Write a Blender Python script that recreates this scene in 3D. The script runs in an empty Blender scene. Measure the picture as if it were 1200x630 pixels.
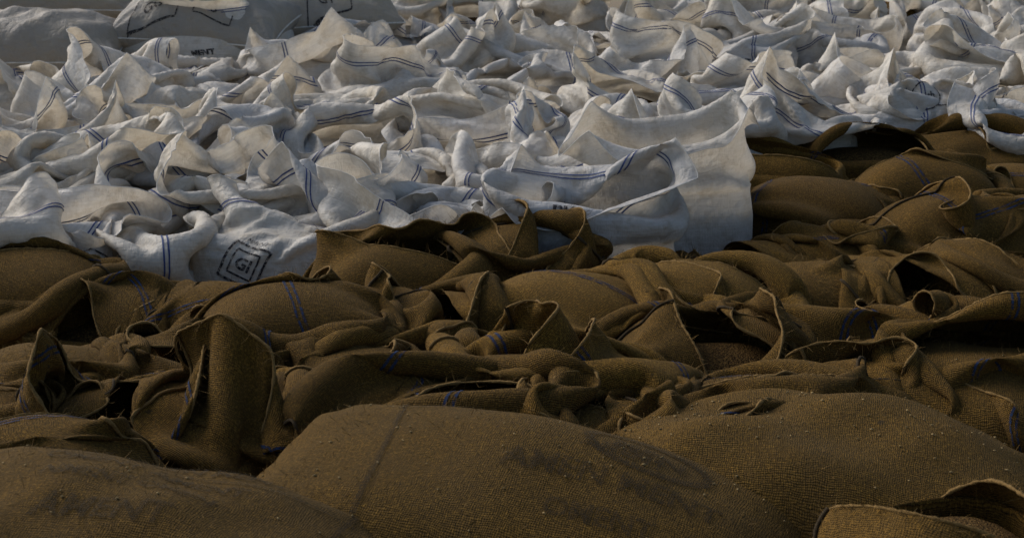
import bpy, math, time
import numpy as np
from concurrent.futures import ThreadPoolExecutor

T0 = time.time()
R = math.radians
sc = bpy.context.scene
COL = sc.collection

# ------------------------------------------------------------------ camera
FPX, HOR, CAMZ = 2080.0, -240.0, 1.85        # focal length in px of the 1200 px frame, horizon row
PITCH = math.atan((315 - HOR) / FPX)
cam = bpy.data.cameras.new("camera")
cam.sensor_width = 36.0
cam.lens = 36.0 * FPX / math.cos(PITCH) ** 0 / 1200.0
cam.clip_end = 500
cam.dof.use_dof = True
cam.dof.focus_distance = 4.6
cam.dof.aperture_fstop = 11.0
camo = bpy.data.objects.new("camera", cam)
camo.location = (0, 0, CAMZ)
camo.rotation_euler = (math.pi / 2 - PITCH, 0, 0)
COL.objects.link(camo)
sc.camera = camo

# ------------------------------------------------------------------ light
SUN_EL, SUN_AZ = R(34), R(-52)                # azimuth from +Y (away from the camera), negative = left
w = bpy.data.worlds.new("World")
sc.world = w
w.use_nodes = True
nt = w.node_tree
sky = nt.nodes.new("ShaderNodeTexSky")
sky.sky_type = 'NISHITA'
sky.sun_disc = False
sky.sun_elevation = SUN_EL
sky.sun_rotation = SUN_AZ
sky.dust_density = 3.0
sky.air_density = 1.2
bg = nt.nodes["Background"]
bg.inputs["Strength"].default_value = 0.095
nt.links.new(sky.outputs[0], bg.inputs[0])
sun = bpy.data.lights.new("sun", 'SUN')
sun.energy = 2.5
sun.angle = R(40)
sun.color = (1.0, 0.965, 0.92)
suno = bpy.data.objects.new("sun", sun)
sd = np.array([math.sin(SUN_AZ) * math.cos(SUN_EL), math.cos(SUN_AZ) * math.cos(SUN_EL), math.sin(SUN_EL)])
from mathutils import Vector
suno.rotation_euler = Vector(sd).to_track_quat('Z', 'Y').to_euler()
suno.location = (0, 5, 8)
COL.objects.link(suno)
sc.view_settings.view_transform = 'Standard'
sc.view_settings.look = 'None'
sc.view_settings.gamma = 1
sc.view_settings.exposure = 0.08
sc.render.resolution_x, sc.render.resolution_y = 1024, 537
sc.cycles.use_denoising = True


def at(px, py, z):
    """point at height z seen at pixel px, py of the 1200 px photograph"""
    cx, cy = (px - 600) / FPX, (315 - py) / FPX
    c, s = math.cos(PITCH), math.sin(PITCH)
    d = np.array([cx, c + cy * s, -s + cy * c])
    t = (z - CAMZ) / d[2]
    return d[0] * t, d[1] * t


# ------------------------------------------------------------------ materials
def mat(name):
    m = bpy.data.materials.new(name)
    m.use_nodes = True
    return m, m.node_tree, m.node_tree.nodes["Principled BSDF"]


def N(t, kind, **kw):
    n = t.nodes.new(kind)
    for k, v in kw.items():
        if k.startswith("i_"):
            n.inputs[int(k[2:]) if k[2:].isdigit() else k[2:]].default_value = v
        else:
            setattr(n, k, v)
    return n


def math_n(t, op, a, b=None):
    n = t.nodes.new("ShaderNodeMath")
    n.operation = op
    for i, x in enumerate((a, b)):
        if x is None:
            continue
        if isinstance(x, (int, float)):
            n.inputs[i].default_value = x
        else:
            t.links.new(x, n.inputs[i])
    return n.outputs[0]


def mixc(t, fac, a, b, mode='MIX'):
    n = t.nodes.new("ShaderNodeMix")
    n.data_type = 'RGBA'
    n.blend_type = mode
    for i, x in ((0, fac), (6, a), (7, b)):
        if isinstance(x, (int, float)):
            n.inputs[i].default_value = x
        elif isinstance(x, tuple):
            n.inputs[i].default_value = (*x, 1)
        else:
            t.links.new(x, n.inputs[i])
    return n.outputs[2]


def ramp(t, fac, stops):
    n = t.nodes.new("ShaderNodeValToRGB")
    e = n.color_ramp.elements
    while len(e) < len(stops):
        e.new(0.5)
    for el, (p, c) in zip(e, stops):
        el.position = p
        el.color = (*c, 1) if isinstance(c, tuple) else (c, c, c, 1)
    t.links.new(fac, n.inputs[0])
    return n.outputs[0]


def weave(t, uv, pitch):
    """height of a plain weave, threads `pitch` metres apart"""
    sep = t.nodes.new("ShaderNodeSeparateXYZ")
    t.links.new(uv, sep.inputs[0])
    k = math.pi / pitch
    su = math_n(t, 'SINE', math_n(t, 'MULTIPLY', sep.outputs[0], k))
    sv = math_n(t, 'SINE', math_n(t, 'MULTIPLY', sep.outputs[1], k))
    return math_n(t, 'ADD', math_n(t, 'MULTIPLY', math_n(t, 'ABSOLUTE', su), 0.6), math_n(t, 'ABSOLUTE', sv))


def jute_mat(name, base, dirt=0.5):
    m, t, p = mat(name)
    uvn = N(t, "ShaderNodeUVMap")
    obi = N(t, "ShaderNodeObjectInfo")
    tc = N(t, "ShaderNodeTexCoord")
    uvw = N(t, "ShaderNodeVectorMath", operation='ADD')
    nz = N(t, "ShaderNodeTexNoise", i_2=22.0, i_3=2.0)
    t.links.new(tc.outputs['Object'], nz.inputs[0])
    sc_ = N(t, "ShaderNodeVectorMath", operation='SCALE')
    t.links.new(nz.outputs['Color'], sc_.inputs[0])
    sc_.inputs['Scale'].default_value = 0.016
    t.links.new(uvn.outputs[0], uvw.inputs[0])
    t.links.new(sc_.outputs[0], uvw.inputs[1])
    h = weave(t, uvw.outputs[0], 0.0043)
    # slubs: noise stretched along the threads
    mp = N(t, "ShaderNodeMapping")
    mp.inputs['Scale'].default_value = (60, 420, 1)
    t.links.new(uvn.outputs[0], mp.inputs[0])
    slub = N(t, "ShaderNodeTexNoise", i_2=1.0, i_3=2.0)
    t.links.new(mp.outputs[0], slub.inputs[0])
    mp2 = N(t, "ShaderNodeMapping")
    mp2.inputs['Scale'].default_value = (420, 60, 1)
    t.links.new(uvn.outputs[0], mp2.inputs[0])
    slub2 = N(t, "ShaderNodeTexNoise", i_2=1.0, i_3=2.0)
    t.links.new(mp2.outputs[0], slub2.inputs[0])
    fuzz = N(t, "ShaderNodeTexNoise", i_2=210.0, i_3=4.0, i_4=0.7)
    t.links.new(tc.outputs['Object'], fuzz.inputs[0])
    big = N(t, "ShaderNodeTexNoise", i_2=5.0, i_3=4.0, i_4=0.6)
    t.links.new(tc.outputs['Object'], big.inputs[0])
    hh = math_n(t, 'ADD', math_n(t, 'MULTIPLY', h, 0.55), math_n(t, 'MULTIPLY', math_n(t, 'ADD', slub.outputs[0], slub2.outputs[0]), 0.8))
    hh = math_n(t, 'ADD', hh, math_n(t, 'MULTIPLY', fuzz.outputs[0], 0.5))
    b = tuple(base)
    dk = tuple(x * 0.22 for x in base)
    lt = tuple(min(1, x * 1.7) for x in base)
    hh2 = math_n(t, 'MULTIPLY', hh, 0.5)
    c = mixc(t, ramp(t, hh2, [(0.64, 0.0), (0.96, 1.0)]), dk, b)
    c = mixc(t, ramp(t, fuzz.outputs[0], [(0.50, 0.0), (0.66, 1.0)]), c, lt)
    c = mixc(t, ramp(t, big.outputs[0], [(0.3, 0.0), (0.7, 1.0)]), mixc(t, 0.5, c, (0.070, 0.046, 0.018)), c)
    # piece to piece colour
    rv = ramp(t, obi.outputs['Random'], [(0.0, (0.74, 0.71, 0.68)), (0.35, (1.0, 0.95, 0.85)), (0.7, (0.85, 0.82, 0.8)), (1.0, (1.25, 1.2, 1.1))])
    c = mixc(t, 1.0, c, rv, 'MULTIPLY')
    # ink specks and grime
    sp = N(t, "ShaderNodeTexNoise", i_2=38.0, i_3=2.0)
    t.links.new(tc.outputs['Object'], sp.inputs[0])
    c = mixc(t, ramp(t, sp.outputs[0], [(0.72, 0.0), (0.78, 0.6)]), c, (0.02, 0.017, 0.013))
    t.links.new(c, p.inputs['Base Color'])
    p.inputs['Roughness'].default_value = 0.95
    p.inputs['Specular IOR Level'].default_value = 0.12
    p.inputs['Sheen Weight'].default_value = 0.03
    p.inputs['Sheen Roughness'].default_value = 0.6
    p.inputs['Sheen Tint'].default_value = (0.9, 0.75, 0.5, 1)
    bp = N(t, "ShaderNodeBump")
    bp.inputs['Strength'].default_value = 0.9
    bp.inputs['Distance'].default_value = 0.0035
    t.links.new(hh, bp.inputs['Height'])
    t.links.new(bp.outputs[0], p.inputs['Normal'])
    return m


def white_mat(name, base):
    m, t, p = mat(name)
    uvn = N(t, "ShaderNodeUVMap")
    tc = N(t, "ShaderNodeTexCoord")
    obi = N(t, "ShaderNodeObjectInfo")
    # crisp crumple relief: ridged folds of two sizes
    def ridge(scale, seedw):
        n = N(t, "ShaderNodeTexNoise", noise_dimensions='4D')
        n.inputs['Scale'].default_value = scale
        n.inputs['Detail'].default_value = 2.5
        t.links.new(tc.outputs['Object'], n.inputs['Vector'])
        t.links.new(math_n(t, 'ADD', math_n(t, 'MULTIPLY', obi.outputs['Random'], 40.0), seedw), n.inputs['W'])
        return math_n(t, 'ABSOLUTE', math_n(t, 'SUBTRACT', n.outputs[0], 0.5))
    r1 = ridge(9.0, 0.0)
    r2 = ridge(26.0, 7.0)
    mp = N(t, "ShaderNodeMapping")
    mp.inputs['Scale'].default_value = (14, 150, 1)
    t.links.new(uvn.outputs[0], mp.inputs[0])
    rib = N(t, "ShaderNodeTexNoise", i_2=1.0, i_3=3.0)
    t.links.new(mp.outputs[0], rib.inputs[0])
    mp2 = N(t, "ShaderNodeMapping")
    mp2.inputs['Scale'].default_value = (260, 30, 1)
    t.links.new(uvn.outputs[0], mp2.inputs[0])
    rib2 = N(t, "ShaderNodeTexNoise", i_2=1.0, i_3=3.0)
    t.links.new(mp2.outputs[0], rib2.inputs[0])
    big = N(t, "ShaderNodeTexNoise", i_2=4.0, i_3=5.0, i_4=0.65)
    t.links.new(tc.outputs['Object'], big.inputs[0])
    dust = N(t, "ShaderNodeTexNoise", i_2=17.0, i_3=5.0, i_4=0.7)
    t.links.new(tc.outputs['Object'], dust.inputs[0])
    c = mixc(t, ramp(t, big.outputs[0], [(0.42, 0.0), (0.75, 0.7)]), tuple(base), (0.50, 0.44, 0.34))
    c = mixc(t, ramp(t, dust.outputs[0], [(0.5, 0.0), (0.72, 0.6)]), c, (0.42, 0.35, 0.25))
    c = mixc(t, ramp(t, rib.outputs[0], [(0.3, 0.22), (0.7, 0.0)]), c, (0.33, 0.30, 0.26))
    rv = ramp(t, obi.outputs['Random'], [(0.0, (0.80, 0.82, 0.86)), (0.4, (1.0, 0.99, 0.97)), (0.75, (0.93, 0.90, 0.84)), (1.0, (1.03, 1.03, 1.04))])
    c = mixc(t, 1.0, c, rv, 'MULTIPLY')
    t.links.new(c, p.inputs['Base Color'])
    p.inputs['Roughness'].default_value = 0.55
    p.inputs['Specular IOR Level'].default_value = 0.3
    hgt = math_n(t, 'ADD', math_n(t, 'MULTIPLY', r1, 1.3), math_n(t, 'MULTIPLY', r2, 0.5))
    hgt = math_n(t, 'ADD', hgt, math_n(t, 'MULTIPLY', math_n(t, 'ADD', rib.outputs[0], rib2.outputs[0]), 0.10))
    bp = N(t, "ShaderNodeBump")
    bp.inputs['Strength'].default_value = 0.8
    bp.inputs['Distance'].default_value = 0.026
    t.links.new(hgt, bp.inputs['Height'])
    t.links.new(bp.outputs[0], p.inputs['Normal'])
    tr = N(t, "ShaderNodeBsdfTranslucent")
    t.links.new(mixc(t, 1.0, c, (1.0, 0.93, 0.82), 'MULTIPLY'), tr.inputs[0])
    t.links.new(bp.outputs[0], tr.inputs['Normal'])
    mx = N(t, "ShaderNodeMixShader")
    mx.inputs[0].default_value = 0.30
    t.links.new(p.outputs[0], mx.inputs[1])
    t.links.new(tr.outputs[0], mx.inputs[2])
    t.links.new(mx.outputs[0], t.nodes["Material Output"].inputs[0])
    return m


def plain(name, base, rough=0.9, noise=0.0, scale=60.0):
    m, t, p = mat(name)
    p.inputs['Roughness'].default_value = rough
    p.inputs['Specular IOR Level'].default_value = 0.15
    if noise:
        tc = N(t, "ShaderNodeTexCoord")
        n = N(t, "ShaderNodeTexNoise", i_2=scale, i_3=4.0)
        t.links.new(tc.outputs['Object'], n.inputs[0])
        c = mixc(t, ramp(t, n.outputs[0], [(0.3, 0.0), (0.7, 1.0)]), tuple(x * (1 - noise) for x in base), tuple(base))
        t.links.new(c, p.inputs['Base Color'])
    else:
        p.inputs['Base Color'].default_value = (*base, 1)
    return m


M = {}
M['jute'] = jute_mat("jute", (0.168, 0.095, 0.017))
M['shadejute'] = jute_mat("shaded_jute", (0.138, 0.079, 0.014))  # same jute for the full sacks, foreground shade put into its base colour
M['white'] = white_mat("white_woven", (0.76, 0.75, 0.73))
M['greywhite'] = white_mat("off_white_woven", (0.42, 0.395, 0.36))
M['blue'] = plain("blue_thread", (0.075, 0.105, 0.25), 0.8, 0.5, 150)
M['ink'] = plain("black_ink", (0.022, 0.022, 0.026), 0.7, 0.5, 120)
M['jink'] = plain("faded_ink", (0.045, 0.035, 0.026), 0.95, 0.45, 260)
def worn_ink(name, base, keep, scale):
    m, t, p = mat(name)
    p.inputs['Base Color'].default_value = (*base, 1)
    p.inputs['Roughness'].default_value = 0.9
    p.inputs['Specular IOR Level'].default_value = 0.1
    tc = N(t, "ShaderNodeTexCoord")
    n = N(t, "ShaderNodeTexNoise", i_2=scale, i_3=4.0, i_4=0.7)
    t.links.new(tc.outputs['Object'], n.inputs[0])
    tr = N(t, "ShaderNodeBsdfTransparent")
    mx = N(t, "ShaderNodeMixShader")
    t.links.new(ramp(t, n.outputs[0], [(keep - 0.1, 0.0), (keep + 0.1, 1.0)]), mx.inputs[0])
    t.links.new(p.outputs[0], mx.inputs[1])
    t.links.new(tr.outputs[0], mx.inputs[2])
    t.links.new(mx.outputs[0], t.nodes["Material Output"].inputs[0])
    return m


M['ink'] = worn_ink("black_print", (0.03, 0.03, 0.036), 0.56, 110)
M['jink'] = worn_ink("faded_print", (0.036, 0.027, 0.016), 0.475, 300)
M['jblue'] = worn_ink("worn_blue_thread", (0.020, 0.036, 0.085), 0.54, 70)
M['twine'] = plain("jute_twine", (0.25, 0.155, 0.055), 0.95, 0.6, 300)
M['darkseam'] = plain("dark_seam_twine", (0.06, 0.042, 0.022), 0.95, 0.6, 300)
M['hemw'] = plain("white_hem", (0.68, 0.66, 0.62), 0.6, 0.2, 80)
def grain_mat():
    m, t, p = mat("grain")
    tc = N(t, "ShaderNodeTexCoord")
    mp = N(t, "ShaderNodeMapping")
    mp.inputs['Scale'].default_value = (0.23, 0.17, 0.08)
    t.links.new(tc.outputs['Object'], mp.inputs[0])
    vo = N(t, "ShaderNodeTexVoronoi")
    vo.inputs['Scale'].default_value = 170.0
    t.links.new(mp.outputs[0], vo.inputs['Vector'])
    c = mixc(t, ramp(t, vo.outputs['Color'], [(0.1, 0.0), (0.9, 1.0)]), (0.06, 0.033, 0.011), (0.17, 0.10, 0.032))
    c = mixc(t, ramp(t, vo.outputs['Distance'], [(0.3, 0.0), (0.75, 0.9)]), c, (0.03, 0.018, 0.008))
    t.links.new(c, p.inputs['Base Color'])
    p.inputs['Roughness'].default_value = 0.9
    p.inputs['Specular IOR Level'].default_value = 0.05
    bp = N(t, "ShaderNodeBump")
    bp.inputs['Strength'].default_value = 1.0
    bp.inputs['Distance'].default_value = 0.004
    bp.invert = True
    t.links.new(vo.outputs['Distance'], bp.inputs['Height'])
    t.links.new(bp.outputs[0], p.inputs['Normal'])
    return m


M['grain'] = grain_mat()
M['husk'] = plain("husk", (0.36, 0.26, 0.12), 0.8, 0.4, 100)


# ------------------------------------------------------------------ mesh helpers
def mesh_obj(name, verts, faces, material, parent=None, uvs=None, smooth=True, loc=None):
    me = bpy.data.meshes.new(name)
    verts = np.ascontiguousarray(verts, dtype=np.float32)
    faces = np.ascontiguousarray(faces, dtype=np.int32)
    me.vertices.add(len(verts))
    me.vertices.foreach_set("co", verts.ravel())
    k = faces.shape[1]
    me.loops.add(faces.size)
    me.loops.foreach_set("vertex_index", faces.ravel())
    me.polygons.add(len(faces))
    me.polygons.foreach_set("loop_start", np.arange(0, faces.size, k, dtype=np.int32))
    me.polygons.foreach_set("loop_total", np.full(len(faces), k, dtype=np.int32))
    if uvs is not None:
        ul = me.uv_layers.new(name="UVMap")
        ul.data.foreach_set("uv", np.ascontiguousarray(uvs, dtype=np.float32).ravel())
    me.update(calc_edges=True)
    if smooth:
        me.shade_smooth()
    me.materials.append(material)
    o = bpy.data.objects.new(name, me)
    COL.objects.link(o)
    if parent is not None:
        o.parent = parent
    if loc is not None:
        o.location = loc
    return o


def tag(o, label=None, cat=None, group=None, kind=None):
    if label: o['label'] = label
    if cat: o['category'] = cat
    if group: o['group'] = group
    if kind: o['kind'] = kind
    return o


def tube(path, r, closed=False, sides=6, rvar=None):
    """verts, faces of a tube along a polyline"""
    P = np.asarray(path, dtype=np.float64)
    n = len(P)
    if closed:
        T = np.roll(P, -1, 0) - np.roll(P, 1, 0)
    else:
        T = np.gradient(P, axis=0)
    T /= np.linalg.norm(T, axis=1, keepdims=True) + 1e-9
    ref = np.where(np.abs(T[:, 2:3]) < 0.9, np.array([[0, 0, 1.0]]), np.array([[1.0, 0, 0]]))
    A = np.cross(T, ref)
    A /= np.linalg.norm(A, axis=1, keepdims=True) + 1e-9
    B = np.cross(T, A)
    rr = np.full(n, r) if rvar is None else r * rvar
    a = np.arange(sides) * 2 * math.pi / sides
    V = P[:, None] + rr[:, None, None] * (np.cos(a)[None, :, None] * A[:, None] + np.sin(a)[None, :, None] * B[:, None])
    m = n if closed else n - 1
    i = np.arange(m)[:, None]
    j = np.arange(sides)[None, :]
    i2 = (i + 1) % n
    j2 = (j + 1) % sides
    F = np.stack([np.broadcast_to(x, (m, sides)) for x in (i * sides + j, i * sides + j2, i2 * sides + j2, i2 * sides + j)], -1).reshape(-1, 4)
    return V.reshape(-1, 3), F


def join(parts):
    vs, fs, o = [], [], 0
    for v, f in parts:
        vs.append(v)
        fs.append(f + o)
        o += len(v)
    return np.concatenate(vs), np.concatenate(fs)


# ------------------------------------------------------------------ the ground
def ground():
    m, t, p = mat("yard_ground")
    tc = N(t, "ShaderNodeTexCoord")
    n1 = N(t, "ShaderNodeTexNoise", i_2=0.8, i_3=6.0)
    n2 = N(t, "ShaderNodeTexNoise", i_2=40.0, i_3=5.0)
    for n in (n1, n2):
        t.links.new(tc.outputs['Object'], n.inputs[0])
    c = mixc(t, ramp(t, n1.outputs[0], [(0.35, 0.0), (0.65, 1.0)]), (0.14, 0.11, 0.08), (0.22, 0.18, 0.13))
    c = mixc(t, ramp(t, n2.outputs[0], [(0.45, 0.0), (0.6, 0.5)]), c, (0.30, 0.22, 0.11))
    t.links.new(c, p.inputs['Base Color'])
    p.inputs['Roughness'].default_value = 0.95
    bp = N(t, "ShaderNodeBump", i_0=0.4)
    t.links.new(n2.outputs[0], bp.inputs['Height'])
    t.links.new(bp.outputs[0], p.inputs['Normal'])
    s = 300.0
    o = mesh_obj("ground", [(-s, -s, 0), (s, -s, 0), (s, s, 0), (-s, s, 0)], [(0, 1, 2, 3)], m, smooth=False)
    tag(o, kind="structure")


ground()

# ------------------------------------------------------------------ sack layout
rng = np.random.default_rng(11)
SACKS = []      # open sacks, simulated together
BODIES = []     # every filled body: centre, axes, yaw (for collisions)


def sack(kind, x, y, yaw=0.0, a=0.25, b=0.18, top=0.66, c=0.17, Lf=0.36, lean=(0, 0), squash=0.75, flat=0.5, pins=(), seed=None, name=None, **kw):
    s = dict(kind=kind, x=x, y=y, yaw=yaw, a=a, b=b, top=top, c=c, Lf=Lf, lean=lean, squash=squash, flat=flat,
             pins=pins, seed=len(SACKS) if seed is None else seed, **kw)
    SACKS.append(s)
    return s


def px_of(x, y, z):
    c, s = math.cos(PITCH), math.sin(PITCH)
    dz = z - CAMZ
    dep = y * c - dz * s
    up = y * s + dz * c
    return 600 + FPX * x / dep, 315 - FPX * up / dep


# The rows are read off the photograph: (pixel column, pixel row) of the loose mouth, at its usual height.
def place(kind, px, py, z=None, **kw):
    r = np.random.default_rng(int(px * 7 + py * 131) % 100003)
    white = kind == 'white'
    zt = (0.70 if white else 0.64) if z is None else z
    x, y = at(px, py, zt)
    d = dict(yaw=r.uniform(-0.4, 0.4), a=r.uniform(0.235, 0.26), b=r.uniform(0.17, 0.195), seed=int(px * 3 + py * 77) % 99991)
    if white:
        d.update(top=0.60 + r.uniform(-0.05, 0.06), Lf=r.uniform(0.36, 0.50), slack=1.03, squash=r.uniform(0.65, 1.0), c=r.uniform(0.12, 0.17),
                 flat=r.uniform(0.3, 0.85), fold=r.uniform(0, 0.07), crumple=r.uniform(0.035, 0.06))
        pins = []
        for _k in range(r.choice([0, 1, 1, 2, 2])):
            pu = r.choice([0.0, 0.5]) + r.uniform(-0.12, 0.12)
            an = pu * 2 * math.pi
            pins.append((pu, 0.22 * math.cos(an) + r.uniform(-.1, .1), 0.12 * math.sin(an) + r.uniform(-.12, .08),
                         r.uniform(0.12, 0.26), r.choice([0.6, 0.9, 1.0])))
        d['pins'] = pins
    else:
        d.update(top=0.60 + r.uniform(-0.05, 0.06), Lf=r.uniform(0.48, 0.62), slack=1.09, squash=r.uniform(0.45, 0.7), c=r.uniform(0.13, 0.18),
                 flat=r.uniform(0.72, 0.9), fold=r.uniform(0.05, 0.12), crumple=r.uniform(0.05, 0.08))
    d['lean'] = (r.uniform(-1, 1) * (1 if white else 0.25), r.uniform(-1, 0.5) * (1 if white else 0.25))
    d.update(kw)
    return sack(kind, x, y, **d)


WROWS = [
    (250, [(75, dict(dpy=-20)), (205, dict(dpy=-26, stripe='long', lean=(0, 0.5))), (322, dict(dpy=-26, pins=[], lean=(0.3, 0.8))), (520, dict(dpy=-26, flat=0.85, yaw=0.0, Lf=0.46, squash=0.8, crumple=0.025, k4=0.5)), (690, dict(dpy=-28, uneven=0.02, kc=0.9, kb=0.2, top=0.66, Lf=0.36, yaw=0.2, squash=0.9, crumple=0.02, slack=1.0, k4=0.35, lean=(0, 0), pins=[(0.08, 0.26, 0.06, 0.20, 1.0), (0.40, -0.2, 0.12, 0.17, 1.0), (0.62, -0.26, -0.14, 0.03, 1.0)])), (-40, {})]),
    (200, [(-20, dict(dpy=-8)), (62, dict(dpy=-8)), (165, dict(dpy=-6)), (285, dict(dpy=-8)), (410, {}), (560, {}), (655, dict(dpy=-10)), (788, dict(dpy=-4, uneven=0.008, kc=1.0, k4=0.3, kb=0.2, top=0.73, Lf=0.29, yaw=0.12, a=0.25, b=0.19, squash=0.95, flat=0.3, crumple=0.012, slack=1.0, lean=(0, 0), stripe='none', pins=[(0.10, 0.20, 0.12, 0.20, 1.0), (0.38, -0.26, 0.08, 0.17, 1.0), (0.62, -0.28, -0.18, 0.12, 1.0), (0.90, 0.22, -0.16, 0.19, 1.0)]))]),
    (166, [(20, {}), (118, {}), (235, {}), (345, {}), (455, {}), (590, {}), (690, {}), (770, {})]),
    (131, [(-30, {}), (70, {}), (180, {}), (300, {}), (420, {}), (530, {}), (650, {}), (750, {}), (840, dict(dpy=-10)), (930, dict(dpy=-24, top=0.66, Lf=0.3)), (1080, dict(dpy=-28, Lf=0.46, lean=(0, 0.8))), (1190, dict(dpy=-28, lean=(0, 0.8)))]),
]
for k, py in enumerate((101, 77, 56, 38, 22, 7, -8, -22)):
    d_ = 2434.0 / (py + 240)
    step = 0.53 * FPX / d_
    x = -60 + (k % 2) * step * 0.5
    lst = []
    while x < 1270:
        if x > (-99, -99, 100, 235, 350, 400, 410, 420)[k] and not (k == 6 and 960 < x < 1060):
            lst.append((x + rng.uniform(-0.1, 0.1) * step, {}))
        x += step
    WROWS.append((py, lst))
for k, (py, lst) in enumerate(WROWS):
    for px, kw in lst:
        kw = dict(kw); dpy = kw.pop('dpy', 0)
        sk = place('white', px, py + dpy + rng.uniform(-0.015, 0.015) * (py + 240), **kw)
        sk['row'] = k
        sk['px'] = px

JUTE = [   # (pixel column, pixel row): rows run from the white sacks towards the camera
    [(905, 162), (1015, 141), (1140, 132)],
    [(955, 200), (1085, 183), (1200, 172)],
    [(25, 288), (135, 304), (262, 308), (470, 282), (612, 266), (735, 276), (880, 250), (985, 242), (1120, 235), (1240, 226)],
    [(345, 340), (505, 325), (665, 322), (815, 312), (950, 292), (1080, 288), (1200, 280)],
    [(50, 392), (205, 385), (430, 380), (590, 372), (830, 360), (985, 345), (1140, 335)],
    [(-50, 440), (155, 440), (285, 442), (450, 435), (665, 412), (870, 432), (1030, 398), (1160, 388)],
    [(38, 505), (560, 462), (720, 462), (925, 446)],
    [(1120, 520)],
    [(965, 0), (1035, -3)],
]
def hold(u, dx, dy, dz, rel=0.78):
    return (u, dx, dy, dz * 0.62, rel)
JKW = {
    (1120, 520): dict(z=0.84, top=0.765, squash=0.7, a=0.19, b=0.17, Lf=0.36, flat=0.5, yaw=0.3, crumple=0.07, pins=[(0.6, -0.08, 0.0, 0.06, 0.7), (0.95, 0.10, -0.02, 0.05, 0.7)], stripe='hem', stripe_at=0.09),
    (38, 505): dict(z=0.64, top=0.655, pins=[], stripe='hem', stripe_at=0.03),
    (285, 442): dict(pins=[hold(0.6, -0.04, 0.0, 0.30, 1.0)], top=0.60, Lf=0.42, yaw=0.5),
    (155, 440): dict(pins=[hold(0.5, -0.18, -0.04, 0.24, 1.0), hold(0.0, 0.16, 0.0, 0.16, 1.0)], top=0.61, Lf=0.36, yaw=0.0, stripe='hem', stripe_at=0.05),
    (1030, 398): dict(pins=[hold(0.6, -0.03, 0.0, 0.26)]),
    (665, 412): dict(pins=[hold(0.55, -0.05, 0.0, 0.27), hold(0.9, 0.06, -0.03, 0.22)]),
    (612, 266): dict(pins=[hold(0.5, -0.05, 0.05, 0.26), hold(0.1, 0.12, 0.02, 0.14)]),
    (470, 282): dict(pins=[hold(0.3, 0.06, 0.06, 0.24), hold(0.6, -0.15, 0.02, 0.16)]),
    (505, 325): dict(pins=[hold(0.95, 0.14, -0.05, 0.20), hold(0.5, -0.14, 0.02, 0.15)], stripe='long'),
    (830, 360): dict(pins=[hold(0.5, -0.12, 0.02, 0.20), hold(0.0, 0.16, 0.0, 0.18)]),
    (1120, 235): dict(pins=[hold(0.5, -0.04, 0.0, 0.24)]),
    (735, 276): dict(top=0.55),
    (880, 250): dict(top=0.54, Lf=0.38),
    (135, 304): dict(top=0.57),
    (262, 308): dict(top=0.57),
    (1160, 388): dict(stripe='long', pins=[hold(0.2, 0.1, 0.05, 0.18)]),
}
for k, lst in enumerate(JUTE):
    for px, py in lst:
        sk = place('jute', px, py, **JKW.get((px, py), {}))
        sk['row'] = k
        sk['px'] = px

# full sacks lying down: x, y, top of the sack, yaw, roll, pitch, half length, half width, half thickness
FULL_JUTE = [
    ('A', -0.63, 2.74, 0.750, -0.24, 0.00, 0.10, 0.50, 0.34, 0.21),
    ('B', 0.02, 3.03, 0.718, -0.30, 0.02, 0.08, 0.58, 0.37, 0.22),
    ('C', 0.63, 3.26, 0.672, -0.14, 0.02, 0.09, 0.52, 0.38, 0.22),
    ('D', 1.20, 3.90, 0.600, -0.22, 0.0, 0.03, 0.56, 0.36, 0.21),
]
FULL_WHITE = [
    ('P', -2.36, 8.85, 0.83, 0.05, 0.10, 0.0, 0.44, 0.33, 0.20),
    ('Q', -1.56, 9.10, 0.93, -0.15, 0.16, 0.04, 0.44, 0.34, 0.21),
    ('S', -1.02, 9.60, 0.92, 0.2, 0.12, -0.03, 0.40, 0.33, 0.20),
    ('T', -2.45, 9.75, 0.97, 0.0, 0.1, 0.0, 0.46, 0.33, 0.19),
    ('W', -1.6, 10.05, 1.06, 0.1, 0.1, 0.0, 0.46, 0.33, 0.19),
]
for q in FULL_JUTE + FULL_WHITE:
    BODIES.append((q[1], q[2], q[3] - 0.36, q[7] * 0.95, q[8] * 0.95, 0.35, q[4]))

# ------------------------------------------------------------------ cloth simulation
U, V = 72, 26
NS = len(SACKS)
f32 = np.float32


def squircle(th):
    c, s = np.cos(th), np.sin(th)
    r = (c ** 4 + s ** 4) ** -0.25
    return r * c, r * s


def ring_param(a, b, n):
    """n points of a squircle with half axes a, b, evenly spaced along its length; and that length"""
    th = np.linspace(0, 2 * math.pi, 721)
    x, y = squircle(th)
    x, y = x * a, y * b
    L = np.concatenate([[0], np.cumsum(np.hypot(np.diff(x), np.diff(y)))])
    t = np.interp(np.arange(n) / n * L[-1], L, th)
    x, y = squircle(t)
    return x * a, y * b, L[-1]


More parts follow.
